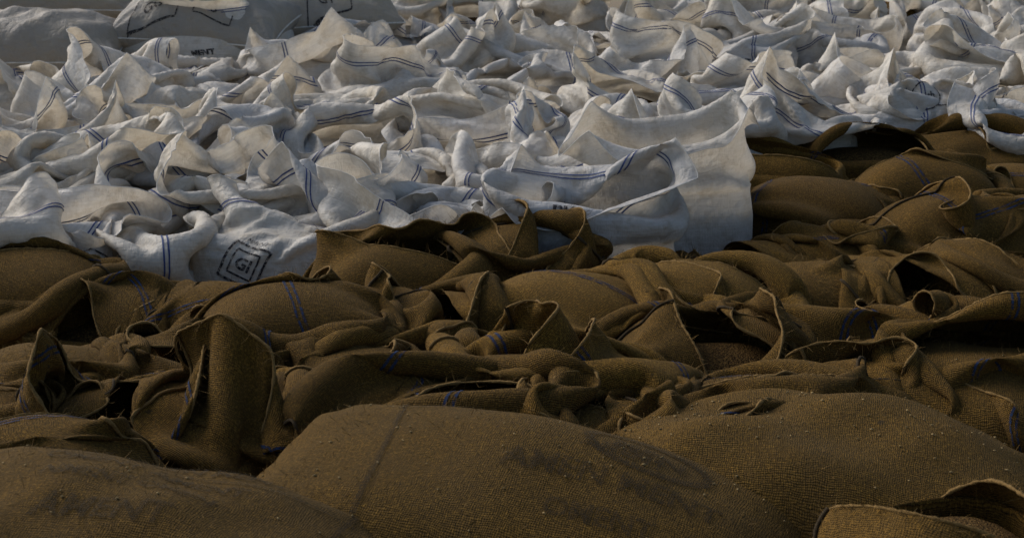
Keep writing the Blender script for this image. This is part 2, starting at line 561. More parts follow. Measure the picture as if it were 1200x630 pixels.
X = np.zeros((3, V, U, NS), f32)          # one sack per last index
RING = []
LU, LV, KB, KS, KC, K4 = (np.zeros(NS, f32) for _ in range(6))
ZPIN = 0.30     # fraction of c above the centre where the free cloth begins
PINS = []       # sack, u, v, x, y, z, share of the run it is held
for si, s in enumerate(SACKS):
    r = np.random.default_rng(1000 + s['seed'])
    a, b, c = s['a'], s['b'], s['c']
    rx, ry, C = ring_param(a, b, U)
    RING.append((rx, ry, C))
    s['cz'] = s['top'] - c
    zp = ZPIN * c
    prof = math.sqrt(1 - ZPIN ** 2)
    LU[si] = C * s.get('slack', 1.08) / U
    LV[si] = s['Lf'] / (V - 1)
    white = s['kind'] == 'white'
    KB[si] = s.get('kb', 0.05 if white else 0.10)
    K4[si] = s.get('k4', 0.11 if white else 0.07)
    KC[si] = s.get('kc', 0.6 if white else 0.5)
    KS[si] = s.get('ks', 0.5 if white else 0.25)
    # flattened ellipse of the same girth for the mouth
    e = 1 - s['flat']
    ex, ey, _ = ring_param(1.0, max(e, 0.12), U)
    k = C * s.get('slack', 1.08) / _
    ex, ey = ex * k, ey * k
    v = np.linspace(0, 1, V)[:, None]
    sm = np.minimum(1, v * 1.4)
    th = np.arange(U)[None] * 2 * math.pi / U
    xx = rx * prof * (1 - sm) + ex * sm
    yy = ry * prof * (1 - sm) + ey * sm
    zz = zp + v * s['Lf'] * s['squash'] + 0 * th
    # crumpled start: folds running round and up the loose cloth
    win = np.minimum(1, v * 2.5)
    cr = s.get('crumple', 0.045)
    rad = 0 * th + 0 * v
    for q in range(7):
        ku, kv = r.integers(0, 5), r.uniform(0.4, 2.2)
        rad = rad + cr * 0.55 * r.normal() * np.sin(ku * th + 6.283 * kv * v + r.uniform(0, 6.28))
    nrm = np.hypot(xx, yy) + 1e-6
    xx, yy = xx * (1 + win * rad / nrm), yy * (1 + win * rad / nrm)
    for q in range(2):
        kv = r.uniform(0.3, 1.0)
        xx = xx + win * cr * r.normal() * np.sin(6.283 * kv * v + r.uniform(0, 6.28))
        yy = yy + win * cr * r.normal() * np.sin(6.283 * kv * v + r.uniform(0, 6.28))
    kv = r.uniform(0.35, 0.9)      # both walls folding together
    yy = yy + win * s.get('fold', 0.0) * np.sin(6.283 * kv * v + r.uniform(0, 6.28))
    for q in range(5):
        ku = r.integers(1, 6)
        zz = zz + v * cr * 0.9 * r.normal() / ku ** 0.5 * np.sin(ku * th + r.uniform(0, 6.28))
    lx, ly = s['lean']
    cy_, sy_ = math.cos(s['yaw']), math.sin(s['yaw'])
    wx = xx * cy_ - yy * sy_ + lx * 0.10 * v * v
    wy = xx * sy_ + yy * cy_ + ly * 0.10 * v * v
    X[0, :, :, si], X[1, :, :, si], X[2, :, :, si] = wx + s['x'], wy + s['y'], zz + s['cz']
    for (pu, dx, dy, dz, rel) in s['pins']:      # a point of the mouth held at an offset from the sack's top
        iu = int(round(pu * U))
        hx, hy = -math.sin(pu * 6.283 + s['yaw']), math.cos(pu * 6.283 + s['yaw'])
        for k_ in range(-7, 8):
            w_ = k_ * LU[si] * 0.8
            PINS.append((si, (iu + k_) % U, V - 1, s['x'] + dx + hx * w_, s['y'] + dy + hy * w_, s['top'] + dz - (0.9 if white else 0.5) * abs(w_), rel))

# filled bodies: neighbours of each sack
cent = np.array([[s['x'], s['y'], s['cz']] for s in SACKS] + [b[0:3] for b in BODIES], dtype=np.float64)
axes = np.array([[s['a'], s['b'], s['c']] for s in SACKS] + [b[3:6] for b in BODIES], dtype=np.float64)
yaws = np.array([s['yaw'] for s in SACKS] + [b[6] for b in BODIES])
NB = 7
d2 = ((cent[None, :, :2] - cent[:NS, None, :2]) ** 2).sum(-1)
NEI = np.argsort(d2, axis=1)[:, :NB]

GEE, DT, STEPS, ITERS = 5.0, 1 / 60, 84, 8
PINPOS = X[:, :2].copy()
Xp = X.copy()
leanf = np.array([[s['lean'][0], s['lean'][1], 0.0] for s in SACKS], dtype=f32).T.reshape(3, 1, 1, NS)
GS = np.array([s.get('grav', 0.18 if s['kind'] == 'white' else 0.62) for s in SACKS], dtype=f32)
PIN_A = np.array(PINS if PINS else [(0, 0, 0, 0, 0, 0, -1)], dtype=np.float64)


# the cloth is not even: patches a little longer or shorter than their surroundings crumple it
UNEV = []
for q in range(2):
    n_ = np.random.default_rng(77 + q).normal(0, 1, (V, U, NS)).astype(f32)
    for _ in range(2):
        n_ = (n_ + np.roll(n_, 1, 1) + np.roll(n_, -1, 1)) / 3
        n_[1:-1] = (n_[1:-1] + n_[:-2] + n_[2:]) / 3
    n_ /= n_.std()
    UNEV.append(np.clip(1 + n_ * np.array([s.get('uneven', 0.11 if s['kind'] == 'white' else 0.055) for s in SACKS], dtype=f32), 0.75, 1.3).astype(f32))


def solve(A, B, L, k, push_only=False, kc=None):
    d = B - A
    n = d[0] * d[0]
    n += d[1] * d[1]
    n += d[2] * d[2]
    np.sqrt(n, out=n)
    n += f32(1e-9)
    np.divide(L, n, out=n)
    np.subtract(f32(1), n, out=n)
    if push_only:
        np.minimum(n, f32(0), out=n)
    elif kc is not None:            # cloth gives way in compression
        np.maximum(n, n * kc, out=n)
    n *= k
    d *= n
    A += d
    B -= d


def iterate(x, lu, lv, LUN, LVN, ld, kb, k4_, ks, kc, it):
    h = f32(0.5)
    solve(x[:, :, 0::2], x[:, :, 1::2], LUN[:, 0::2], h, False, kc)
    solve(x[:, :, 1:-1:2], x[:, :, 2::2], LUN[:, 1:-1:2], h, False, kc)
    solve(x[:, :, -1:], x[:, :, :1], LUN[:, -1:], h, False, kc)
    solve(x[:, 0:-1:2], x[:, 1::2], LVN[0:-1:2], h, False, kc)
    solve(x[:, 1:-1:2], x[:, 2::2], LVN[1:-1:2], h, False, kc)
    if it % 2 == 0:
        for v0, e in ((0, V - 1), (1, V - 2)):
            A, B = x[:, v0:e:2], x[:, v0 + 1:e + 1:2]
            solve(A[:, :, :-1], B[:, :, 1:], ld, ks, False, kc)
            solve(A[:, :, -1:], B[:, :, :1], ld, ks, False, kc)
            solve(A[:, :, 1:], B[:, :, :-1], ld, ks, False, kc)
            solve(A[:, :, :1], B[:, :, -1:], ld, ks, False, kc)
    else:
        for o in (0, 1, 2, 3):
            A, B = x[:, :, o:-2:4], x[:, :, o + 2::4]
            n = min(A.shape[2], B.shape[2])
            solve(A[:, :, :n], B[:, :, :n], 2 * lu, kb, True)
            A, B = x[:, o:-2:4], x[:, o + 2::4]
            n = min(A.shape[1], B.shape[1])
            solve(A[:, :n], B[:, :n], 2 * lv, kb, True)
        solve(x[:, :, -2:], x[:, :, :2], 2 * lu, kb, True)
        if it % 4 == 3:
            k4 = k4_
            for o in range(8):
                A, B = x[:, :, o:-4:8], x[:, :, o + 4::8]
                n = min(A.shape[2], B.shape[2])
                solve(A[:, :, :n], B[:, :, :n], f32(3.9) * lu, k4, True)
                A, B = x[:, o:-4:8], x[:, o + 4::8]
                n = min(A.shape[1], B.shape[1])
                if n: solve(A[:, :n], B[:, :n], f32(3.9) * lv, k4, True)
            solve(x[:, :, -4:], x[:, :, :4], f32(3.9) * lu, k4, True)


SKIN = 0.010


def collide_bodies(x, xp, idx):
    touched = np.zeros(x.shape[1:], bool)
    for k in range(NB):
        j = NEI[idx, k]
        cc = cent[j].astype(f32)
        aa = (axes[j] + SKIN).astype(f32)
        cy = np.cos(yaws[j]).astype(f32)
        sy = np.sin(yaws[j]).astype(f32)
        qx = x[0] - cc[:, 0]
        qy = x[1] - cc[:, 1]
        qz = (x[2] - cc[:, 2]) / aa[:, 2]
        lx = (qx * cy + qy * sy) / aa[:, 0]
        ly = (qy * cy - qx * sy) / aa[:, 1]
        lx *= lx; ly *= ly
        qz = np.maximum(qz, f32(0))
        g = np.sqrt(np.sqrt(lx * lx + ly * ly) + qz * qz) + f32(1e-6)
        inside = g < 1
        if not inside.any(): continue
        f = np.where(inside, 1 / g - 1, f32(0))
        x[0] += qx * f
        x[1] += qy * f
        x[2] += qz * f * aa[:, 2]
        touched |= inside
    xp += (x - xp) * np.where(touched, f32(0.5), f32(0))


CH = [c for c in np.array_split(np.arange(NS), 4)]
vv_ = np.linspace(0, 1, V, dtype=f32)[:, None, None]
CHP = []
for c in CH:
    m = (PIN_A[:, 0] >= c[0]) & (PIN_A[:, 0] <= c[-1])
    CHP.append(PIN_A[m])


def advance(ci, step):
    idx = CH[ci]
    sl = slice(idx[0], idx[-1] + 1)
    x0 = np.ascontiguousarray(X[..., sl])
    x = x0 + (x0 - Xp[..., sl]) * f32(0.95 if step < STEPS - 20 else 0.8)
    x[2] -= GS[sl] * f32(GEE * DT * DT)
    if step < STEPS * 0.6:
        x += np.random.default_rng([step, ci]).normal(0, 0.0007, x.shape).astype(f32) * vv_
    if step < 30:
        x += leanf[..., sl] * (vv_ * f32(2.0 * DT * DT))
    xp = x0
    lu, lv, kb, ks, kc = LU[sl], LV[sl], KB[sl], KS[sl] * f32(0.5), KC[sl]
    ld = np.sqrt(lu * lu + lv * lv)
    pp = PINPOS[..., sl]
    lun, lvn = lu * UNEV[0][..., sl], lv * UNEV[1][..., sl]
    P = CHP[ci]
    P = P[P[:, 6] * STEPS > step]
    ii = (P[:, 2].astype(int), P[:, 1].astype(int), P[:, 0].astype(int) - idx[0])
    g = min(1.0, step / 20.0)
    for it in range(ITERS):
        iterate(x, lu, lv, lun, lvn, ld, kb, K4[sl], ks, kc, it)
        x[:, :2] = pp
        if len(P):
            for a_ in range(3):
                x[a_][ii] += ((P[:, 3 + a_] - x[a_][ii]) * 0.5 * g).astype(f32)
        if it == ITERS - 1:
            collide_bodies(x, xp, idx)
    X[..., sl] = x
    Xp[..., sl] = xp


vid, uid, sid = (q.ravel() for q in np.meshgrid(np.arange(V, dtype=np.int16), np.arange(U, dtype=np.int16), np.arange(NS, dtype=np.int16), indexing='ij'))
crng = np.random.default_rng(5)


def repel(rad=0.017, cell=0.036, look=6):
    P = X.reshape(3, -1)
    o = crng.uniform(0, cell, 3)
    q = [np.floor((P[i] + f32(8 + o[i])) * f32(1 / cell)).astype(np.int32) for i in range(3)]
    key = (q[0] * 1024 + q[1]) * 512 + q[2]
    order = np.argsort(key, kind='stable')
    ks = key[order]
    Q = P[:, order]
    su, sv, ss = uid[order], vid[order], sid[order]
    D = np.zeros_like(Q)
    n = ks.size
    for k in range(1, look):
        i = np.nonzero(ks[:-k] == ks[k:])[0]
        if i.size == 0: break
        j = i + k
        du = np.abs(su[i] - su[j]); du = np.minimum(du, U - du)
        far = (ss[i] != ss[j]) | (du > 2) | (np.abs(sv[i] - sv[j]) > 2)
        i, j = i[far], j[far]
        d = Q[:, j] - Q[:, i]
        L = np.sqrt((d * d).sum(0)) + f32(1e-6)
        m = L < rad
        i, j, d, L = i[m], j[m], d[:, m], L[m]
        c = d * (0.35 * (rad / L - 1))
        for a in range(3):
            D[a] -= np.bincount(i, c[a], n)
            D[a] += np.bincount(j, c[a], n)
    np.clip(D, -0.006, 0.006, out=D)
    P[:, order] = Q + D
    Xp.reshape(3, -1)[:, order] += D * f32(0.8)          # little velocity from contacts


pool = ThreadPoolExecutor(4)
ta = tb = 0
for step in range(STEPS):
    t_ = time.time()
    list(pool.map(lambda ci: advance(ci, step), range(len(CH))))
    ta += time.time() - t_
    t_ = time.time()
    if step > 6 and (step % 3 == 0 or step > STEPS - 8):
        repel()
        X[:, :2] = PINPOS
    tb += time.time() - t_
print("sim", NS, round(ta, 1), round(tb, 1), round(time.time() - T0, 1))

# ------------------------------------------------------------------ from the grid to sacks
def refine_v(g, keep=0.0):
    """one refinement along axis 1 (open), g: (3, V, U); keep = 1 passes through the points, 0 is a B-spline"""
    n = g.shape[1]
    out = np.empty((3, 2 * n - 1, g.shape[2]), g.dtype)
    out[:, 1::2] = 0.5 * (g[:, :-1] + g[:, 1:])
    k = 0.125 * (1 - keep)
    out[:, 2:-1:2] = k * (g[:, :-2] + g[:, 2:]) + (1 - 2 * k) * g[:, 1:-1]
    out[:, 0] = g[:, 0]
    out[:, -1] = g[:, -1]
    return out


def refine_u(g, keep=0.0):
    n = g.shape[2]
    out = np.empty((3, g.shape[1], 2 * n), g.dtype)
    nx = np.roll(g, -1, 2)
    pv = np.roll(g, 1, 2)
    out[:, :, 1::2] = 0.5 * (g + nx)
    k = 0.125 * (1 - keep)
    out[:, :, 0::2] = k * (pv + nx) + (1 - 2 * k) * g
    return out


class Surf:
    """a sack's cloth as a refined grid that can be sampled at (u turns, v metres along the cloth)"""
    def __init__(self, G, vm, girth):
        self.G, self.vm, self.girth = G, vm, girth
        du = np.roll(G, -1, 2) - np.roll(G, 1, 2)
        dv = np.gradient(G, axis=1)
        n = np.cross(du, dv, axis=0)
        n /= np.linalg.norm(n, axis=0) + 1e-9
        self.Nn = n

    def sample(self, u, v, off=0.0):
        G = self.G
        nu = G.shape[2]
        fu = (np.asarray(u) % 1.0) * nu
        fv = np.interp(v, self.vm, np.arange(len(self.vm)))
        i0 = np.floor(fu).astype(int) % nu
        i1 = (i0 + 1) % nu
        a = fu - np.floor(fu)
        j0 = np.minimum(np.floor(fv).astype(int), G.shape[1] - 2)
        b = fv - j0
        def bil(A):
            return (A[:, j0, i0] * (1 - a) * (1 - b) + A[:, j0, i1] * a * (1 - b) + A[:, j0 + 1, i0] * (1 - a) * b + A[:, j0 + 1, i1] * a * b)
        n = bil(self.Nn)
        n /= np.linalg.norm(n, axis=0) + 1e-9
        return (bil(G) + n * off).T


def build_sack(si, s):
    rx, ry, C = RING[si]
    white = s['kind'] == 'white'
    base = np.array([s['x'], s['y'], 0.0])
    # rings below the free cloth follow the filled body
    zc = np.linspace(0.0, 1.0, 9)[:-1]
    rows = []
    z_hi = ZPIN * s['c']
    z_lo = -s['cz'] + 0.004
    cyw, syw = math.cos(s['yaw']), math.sin(s['yaw'])
    for q in [(-1, 0.0), (-1, 0.7)] + [(q, 1.0) for q in zc]:
        zz = z_lo if q[0] < 0 else z_lo + (z_hi - z_lo) * q[0]
        pf = math.sqrt(1 - max(0, zz / s['c']) ** 2) * (1 - 0.35 * max(0, (0.16 - zz - s['cz']) / 0.16) ** 2) * q[1]
        rows.append(np.stack([(rx * cyw - ry * syw) * pf, (rx * syw + ry * cyw) * pf, np.full(U, zz + s['cz'])]))
    low = np.stack(rows, 1)
    G = np.concatenate([low, X[..., si].astype(np.float64) - base[:, None, None]], axis=1)
    fine = s['y'] < 7.4
    if fine:
        kp = 0.75 if white else 0.0
        G = refine_u(refine_v(G, kp), kp)
    nv, nu = G.shape[1:]
    seg = np.linalg.norm(np.diff(G, axis=1), axis=0).mean(1)
    vm = np.concatenate([[0], np.cumsum(seg)])
    # cloth length below the pin ring is real; above it use the rest length
    vp = (2 if fine else 1) * low.shape[1]
    vm = np.concatenate([vm[:vp], vm[vp] + np.linspace(0, s['Lf'], nv - vp)])
    i = np.arange(nv - 1)[:, None]
    j = np.arange(nu)[None]
    j2 = (j + 1) % nu
    F = np.stack([np.broadcast_to(q, (nv - 1, nu)) for q in (i * nu + j, i * nu + j2, (i + 1) * nu + j2, (i + 1) * nu + j)], -1).reshape(-1, 4)
    uu = np.arange(nu + 1) / nu * C
    j3 = j + 1
    uvs = np.stack([np.stack([np.broadcast_to(uu[a], (nv - 1, nu)), np.broadcast_to(vm[b_], (nv - 1, nu))], -1)
                    for a, b_ in ((j, i), (j3, i), (j3, i + 1), (j, i + 1))], 2).reshape(-1, 2)
    nm = 'open_white_sack' if white else 'open_jute_sack'
    o = mesh_obj(nm, G.reshape(3, -1).T, F, M['white'] if white else M['jute'], uvs=uvs, loc=base)
    S = Surf(G, vm, C)
    s['surf'], s['obj'], s['vpin'] = S, o, vm[vp]
    r = np.random.default_rng(50 + s['seed'])
    # mouth hem
    rim = G[:, -1].T
    hv, hf = tube(rim, 0.0013 if white else 0.0034, closed=True, sides=5, rvar=None if white else 0.5 + 1.0 * r.random(nu))
    mesh_obj('mouth_hem', hv, hf, M['hemw'] if white else M['twine'], o)
    # blue stripes
    stripes(s, S, o, r)
    # side seams on jute
    if not white:
        for u0 in (0.0, 0.5):
            vv = np.linspace(0.25, vm[-1], 60)
            pth = S.sample(np.full(60, u0), vv, 0.003)
            tv, tf = tube(pth, 0.0042, sides=5, rvar=0.75 + 0.5 * r.random(60))
            mesh_obj('side_seam', tv, tf, M['darkseam'] if r.random() < 0.4 else M['twine'], o)
    return o


def strip(S, us, vs, wu, wv, off):
    """a thin ribbon on the cloth, both faces"""
    out = []
    for sgn in (1, -1):
        A = S.sample(us - wu, vs - wv, off * sgn)
        B = S.sample(us + wu, vs + wv, off * sgn)
        n = len(us)
        v = np.concatenate([A, B])
        k = np.arange(n - 1)
        f = np.stack([k, k + 1, k + 1 + n, k + n], -1)
        out.append((v, f))
    return join(out)


def stripes(s, S, o, r):
    top = S.vm[-1]
    white = s['kind'] == 'white'
    q_ = r.random()
    mode = s.get('stripe', ('hem' if q_ < 0.6 else 'long') if white else ('hem' if q_ < 0.28 else 'long' if q_ < 0.75 else 'none'))
    s['stripe'] = mode
    wd_, gap = (0.0023, 0.0068) if white else (0.0028, 0.0072)
    parts = []
    if mode == 'hem':
        v0 = top - s.get('stripe_at', r.uniform(0.05, 0.14))
        us = np.linspace(0, 1, 129)
        for g in (-gap, gap):
            parts.append(strip(S, us, np.full(129, v0 + g), 0, wd_, 0.0018))
    elif mode == 'long':
        uc = s.get('stripe_u', r.uniform(0.15, 0.35))
        for u0 in (uc, uc + 0.5):
            vs = np.linspace(0.2, top, 70)
            v, f = join([strip(S, np.full(70, u0 + g / S.girth), vs, wd_ / S.girth, 0, 0.0018) for g in (-gap, gap)])
            mesh_obj('blue_stripe', v, f, M['blue'] if white else M['jblue'], o)
    if parts:
        v, f = join(parts)
        mesh_obj('blue_stripe', v, f, M['blue'] if white else M['jblue'], o)


for si, s in enumerate(SACKS):
    o = build_sack(si, s)

# ------------------------------------------------------------------ full sacks
class Pillow:
    """the upper sheet of a full sack as a grid that can be sampled at local x, y"""
    def __init__(self, hl, hw, ht, seed, n=80, m=56):
        r = np.random.default_rng(seed)
        self.hl, self.hw = hl, hw
        S_, T_ = np.meshgrid(np.sin(np.linspace(-1, 1, n) * math.pi / 2), np.sin(np.linspace(-1, 1, m) * math.pi / 2), indexing='ij')
        full = np.maximum(0, (1 - np.abs(S_) ** 3.0)) ** 0.46 * np.maximum(0, (1 - np.abs(T_) ** 2.3)) ** 0.50 * (1 - 0.16 * S_ ** 2)
        # filling pulls the edges in, the corners stay out as ears
        x = S_ * hl * (1 - 0.07 * (1 - T_ ** 2))
        y = T_ * hw * (1 - 0.08 * (1 - S_ ** 2))
        wob = 0
        for q in range(6):
            kx, ky = r.uniform(-7, 7), r.uniform(-7, 7)
            wob = wob + 0.006 * r.normal() * np.sin(kx * S_ + ky * T_ + r.uniform(0, 6.28))
        for q in range(14):
            kx, ky = r.uniform(-16, 16), r.uniform(-11, 11)
            wob = wob + 0.0022 * r.normal() * np.sin(kx * S_ + ky * T_ + r.uniform(0, 6.28))
        for cx_, cy_ in ((-1, -1), (-1, 1), (1, -1), (1, 1)):      # tension folds running out of the corners
            dx_, dy_ = (S_ - cx_) * hl, (T_ - cy_) * hw
            rr_, an_ = np.hypot(dx_, dy_), np.arctan2(dy_, dx_)
            wob = wob + 0.011 * np.exp(-(rr_ / 0.2) ** 2) * np.sin(an_ * 13 + r.uniform(0, 6.28))
        edge = np.exp(-((1 - np.abs(S_)) / 0.12)) + np.exp(-((1 - np.abs(T_)) / 0.12))
        puck = 0.006 * edge * (np.sin(T_ * 17 + 1.3 * np.sin(5 * S_) + r.uniform(0, 6)) * (np.abs(S_) > np.abs(T_)) + np.sin(S_ * 25 + r.uniform(0, 6)) * (np.abs(S_) <= np.abs(T_)))
        self.up = np.stack([x, y, ht * full * (1 + 0.0) + wob * full ** 0.5 + puck * full ** 0.3])
        self.dn = np.stack([x, y, -ht * 0.95 * full])
        self.n, self.m = n, m
        self.S, self.T = S_[:, 0], T_[0]
        du = np.gradient(self.up, axis=1)
        dv = np.gradient(self.up, axis=2)
        nn = np.cross(du, dv, axis=0)
        self.Nn = nn / (np.linalg.norm(nn, axis=0) + 1e-9)

    def mesh(self):
        n, m = self.n, self.m
        idx = np.arange(n * m).reshape(n, m)
        idd = idx + n * m
        bd = np.ones((n, m), bool)
        bd[1:-1, 1:-1] = False
        idd = np.where(bd, idx, idd)
        def q(I, flip):
            f = np.stack([I[:-1, :-1], I[1:, :-1], I[1:, 1:], I[:-1, 1:]], -1).reshape(-1, 4)
            return f[:, ::-1] if flip else f
        V_ = np.concatenate([self.up.reshape(3, -1).T, self.dn.reshape(3, -1).T])
        F = np.concatenate([q(idx, False), q(idd, True)])
        uv = V_[F.ravel()][:, :2]
        return V_, F, uv

    def sample(self, x, y, off=0.0):
        fi = np.interp(np.asarray(x) / self.hl, self.S, np.arange(self.n))
        fj = np.interp(np.asarray(y) / self.hw, self.T, np.arange(self.m))
        i0 = np.minimum(fi.astype(int), self.n - 2); j0 = np.minimum(fj.astype(int), self.m - 2)
        a, b = fi - i0, fj - j0
        def bil(A):
            return A[:, i0, j0] * (1 - a) * (1 - b) + A[:, i0 + 1, j0] * a * (1 - b) + A[:, i0, j0 + 1] * (1 - a) * b + A[:, i0 + 1, j0 + 1] * a * b
        nn = bil(self.Nn)
        return (bil(self.up) + nn * off).T

    def rim(self):
        u = self.up
        return np.concatenate([u[:, :, 0].T, u[:, -1, 1:].T[:], u[:, ::-1, -1].T[1:], u[:, 0, ::-1].T[1:-1]])


def full_sack(kind, spec, seed, name):
    tagc, x, y, top, yaw, roll, pitch, hl, hw, ht = spec
    P = Pillow(hl, hw, ht, seed)
    v, f, uv = P.mesh()
    white = kind == 'white'
    o = mesh_obj(name, v, f, M['greywhite'] if white else M['shadejute'], uvs=uv, loc=(x, y, top - ht))
    o.rotation_euler = (roll, pitch, yaw)
    r = np.random.default_rng(seed + 9)
    rim = P.rim()
    tv, tf = tube(rim, 0.004 if white else 0.007, closed=True, sides=6, rvar=0.7 + 0.6 * r.random(len(rim)))
    mesh_obj('edge_seam', tv, tf, M['hemw'] if white else M['twine'], o)
    return o, P


FULLS = {}
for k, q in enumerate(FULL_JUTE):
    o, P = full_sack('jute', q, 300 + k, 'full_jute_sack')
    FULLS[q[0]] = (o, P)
for k, q in enumerate(FULL_WHITE):
    o, P = full_sack('white', q, 330 + k, 'full_white_sack')
    FULLS[q[0]] = (o, P)

# ------------------------------------------------------------------ print on the cloth
def split4(v, f, times):
    for _ in range(times):
        n = len(v)
        e = np.concatenate([f[:, [0, 1]], f[:, [1, 2]], f[:, [2, 0]]])
        v = np.concatenate([v, 0.5 * (v[e[:, 0]] + v[e[:, 1]])])
        k = len(f)
        m0, m1, m2 = n + np.arange(k), n + k + np.arange(k), n + 2 * k + np.arange(k)
        f = np.concatenate([np.stack(q, -1) for q in ((f[:, 0], m0, m2), (m0, f[:, 1], m1), (m2, m1, f[:, 2]), (m0, m1, m2))])
    return v, f


TXT = {}


def text2d(body, size, bold=0.0):
    key = (body, round(size, 4), bold)
    if key not in TXT:
        cu = bpy.data.curves.new("print", 'FONT')
        cu.body = body
        cu.size = size
        cu.offset = bold
        cu.align_x, cu.align_y = 'CENTER', 'CENTER'
        cu.resolution_u = 3
        ob = bpy.data.objects.new("print", cu)
        COL.objects.link(ob)
        bpy.context.view_layer.update()
        me = bpy.data.meshes.new_from_object(ob.evaluated_get(bpy.context.evaluated_depsgraph_get()))
        me.calc_loop_triangles()
        v = np.array([q.co[:2] for q in me.vertices]).reshape(-1, 2)
        f = np.array([q.vertices[:] for q in me.loop_triangles]).reshape(-1, 3)
        bpy.data.objects.remove(ob)
        bpy.data.curves.remove(cu)
        bpy.data.meshes.remove(me)
        TXT[key] = split4(v, f, 2)
    return TXT[key]


def stroke2d(pts, width, step=0.008):
    """a painted line as triangles"""
    P = np.asarray(pts, float)
    d = np.concatenate([[0], np.cumsum(np.linalg.norm(np.diff(P, axis=0), axis=1))])
    n = max(3, int(d[-1] / step))
    q = np.linspace(0, d[-1], n)
    P = np.stack([np.interp(q, d, P[:, 0]), np.interp(q, d, P[:, 1])], -1)
    T = np.gradient(P, axis=0)
    T /= np.linalg.norm(T, axis=1, keepdims=True) + 1e-9
    Nn = np.stack([-T[:, 1], T[:, 0]], -1) * width / 2
    v = np.concatenate([P + Nn, P - Nn])
    k = np.arange(n - 1)
    f = np.concatenate([np.stack([k, k + n, k + 1], -1), np.stack([k + 1, k + n, k + 1 + n], -1)])
    return v, f


def circle(cx, cy, rx, ry, a0=0, a1=6.2832):
    a = np.linspace(a0, a1, 40)
    return np.stack([cx + rx * np.cos(a), cy + ry * np.sin(a)], -1)


def moved(vf, x=0, y=0, rot=0):
    v, f = vf
    c, s_ = math.cos(rot), math.sin(rot)
    return np.stack([v[:, 0] * c - v[:, 1] * s_ + x, v[:, 0] * s_ + v[:, 1] * c + y], -1), f


def diamond_print():
    sq = lambda h: [(-h, -h), (h, -h), (h, h), (-h, h), (-h, -h)]
    p = [stroke2d(sq(0.085), 0.011), stroke2d(sq(0.055), 0.008), moved(text2d("GI", 0.075, 0.002), 0, -0.005)]
    p += [moved(text2d("MMENT", 0.032), 0, 0.112), moved(text2d("MANDI", 0.030), 0, -0.112)]
    v_, f_ = join(p)
    return v_ * 0.72, f_


def circle_print():
    return join([stroke2d(circle(0, 0, 0.062, 0.062), 0.006), text2d("mith", 0.042, 0.001),
                 stroke2d([(-0.19, 0.03), (-0.12, 0.035), (-0.062, 0.02)], 0.005),
                 stroke2d([(0.04, -0.05), (0.08, -0.065), (0.11, -0.05), (0.16, -0.09)], 0.006)])


def script_print():
    return join([stroke2d([(-0.16, 0.05), (-0.165, 0.01), (-0.13, -0.02), (-0.05, -0.01), (-0.01, 0.0), (-0.012, 0.05), (0.0, 0.06)], 0.005),
                 moved(text2d("yaith", 0.045, 0.001), 0.06, 0.0)])


def on_sack(s, pieces, u, v, rot=0.0, material=None):
    v2, f = moved(pieces, 0, 0, rot)
    S = s['surf']
    P = S.sample(u + v2[:, 0] / S.girth, np.minimum(v + v2[:, 1], S.vm[-1] - 0.004), 0.0028)
    o = mesh_obj('printed_lettering', P, f, material or M['ink'], s['obj'], smooth=False)
    s['print'] = True
    return o


def on_full(name, pieces, x, y, rot=0.0, material=None):
    o, P = FULLS[name]
    v2, f = moved(pieces, x, y, rot)
    return mesh_obj('printed_lettering', P.sample(v2[:, 0], v2[:, 1], 0.003), f, material or M['jink'], o, smooth=False)


def near(kind, px, row):
    return min((q for q in SACKS if q['kind'] == kind and q['row'] == row), key=lambda q: abs(q['px'] - px))


def front(s):
    return 0.75 - s['yaw'] / 6.2832


q = near('white', 322, 0); on_sack(q, diamond_print(), front(q) - 0.06, q['vpin'] + 0.02, -0.4)
q = near('white', 75, 0); on_sack(q, circle_print(), front(q) + 0.03, q['vpin'] + 0.22, -0.2)
q = near('white', 1080, 3); on_sack(q, join([circle_print()]), front(q), q['vpin'] + 0.14, 0.1)
FRAG = ["H", "JN", "O", "PK", "UN", "MENT", "WH"]
for s in SACKS:
    r = np.random.default_rng(900 + s['seed'])
    if s['kind'] == 'white' and 'print' not in s and r.random() < 0.7:
        big = r.random() < 0.6
        on_sack(s, text2d(str(r.choice(FRAG[:5])) if big else "MENT", 0.062 if big else 0.036, 0.002), front(s) + r.uniform(-0.13, 0.13), s['vpin'] + r.uniform(-0.02, 0.16), r.uniform(-0.3, 0.3))
q = near('jute', 155, 5); on_sack(q, text2d("OMEN", 0.10, 0.004), front(q), q['vpin'] + 0.08, 0.5, M['jink'])
for px, row in ((1190, 3), (985, 4), (420, 4), (1020, 5)):
    q = near('jute', px, row); on_sack(q, text2d("MENT", 0.09, 0.004), front(q), q['vpin'] + 0.1, 0.2, M['jink'])

def rect(hx, hy):
    return [(-hx, -hy), (hx, -hy), (hx, hy), (-hx, hy), (-hx, -hy)]

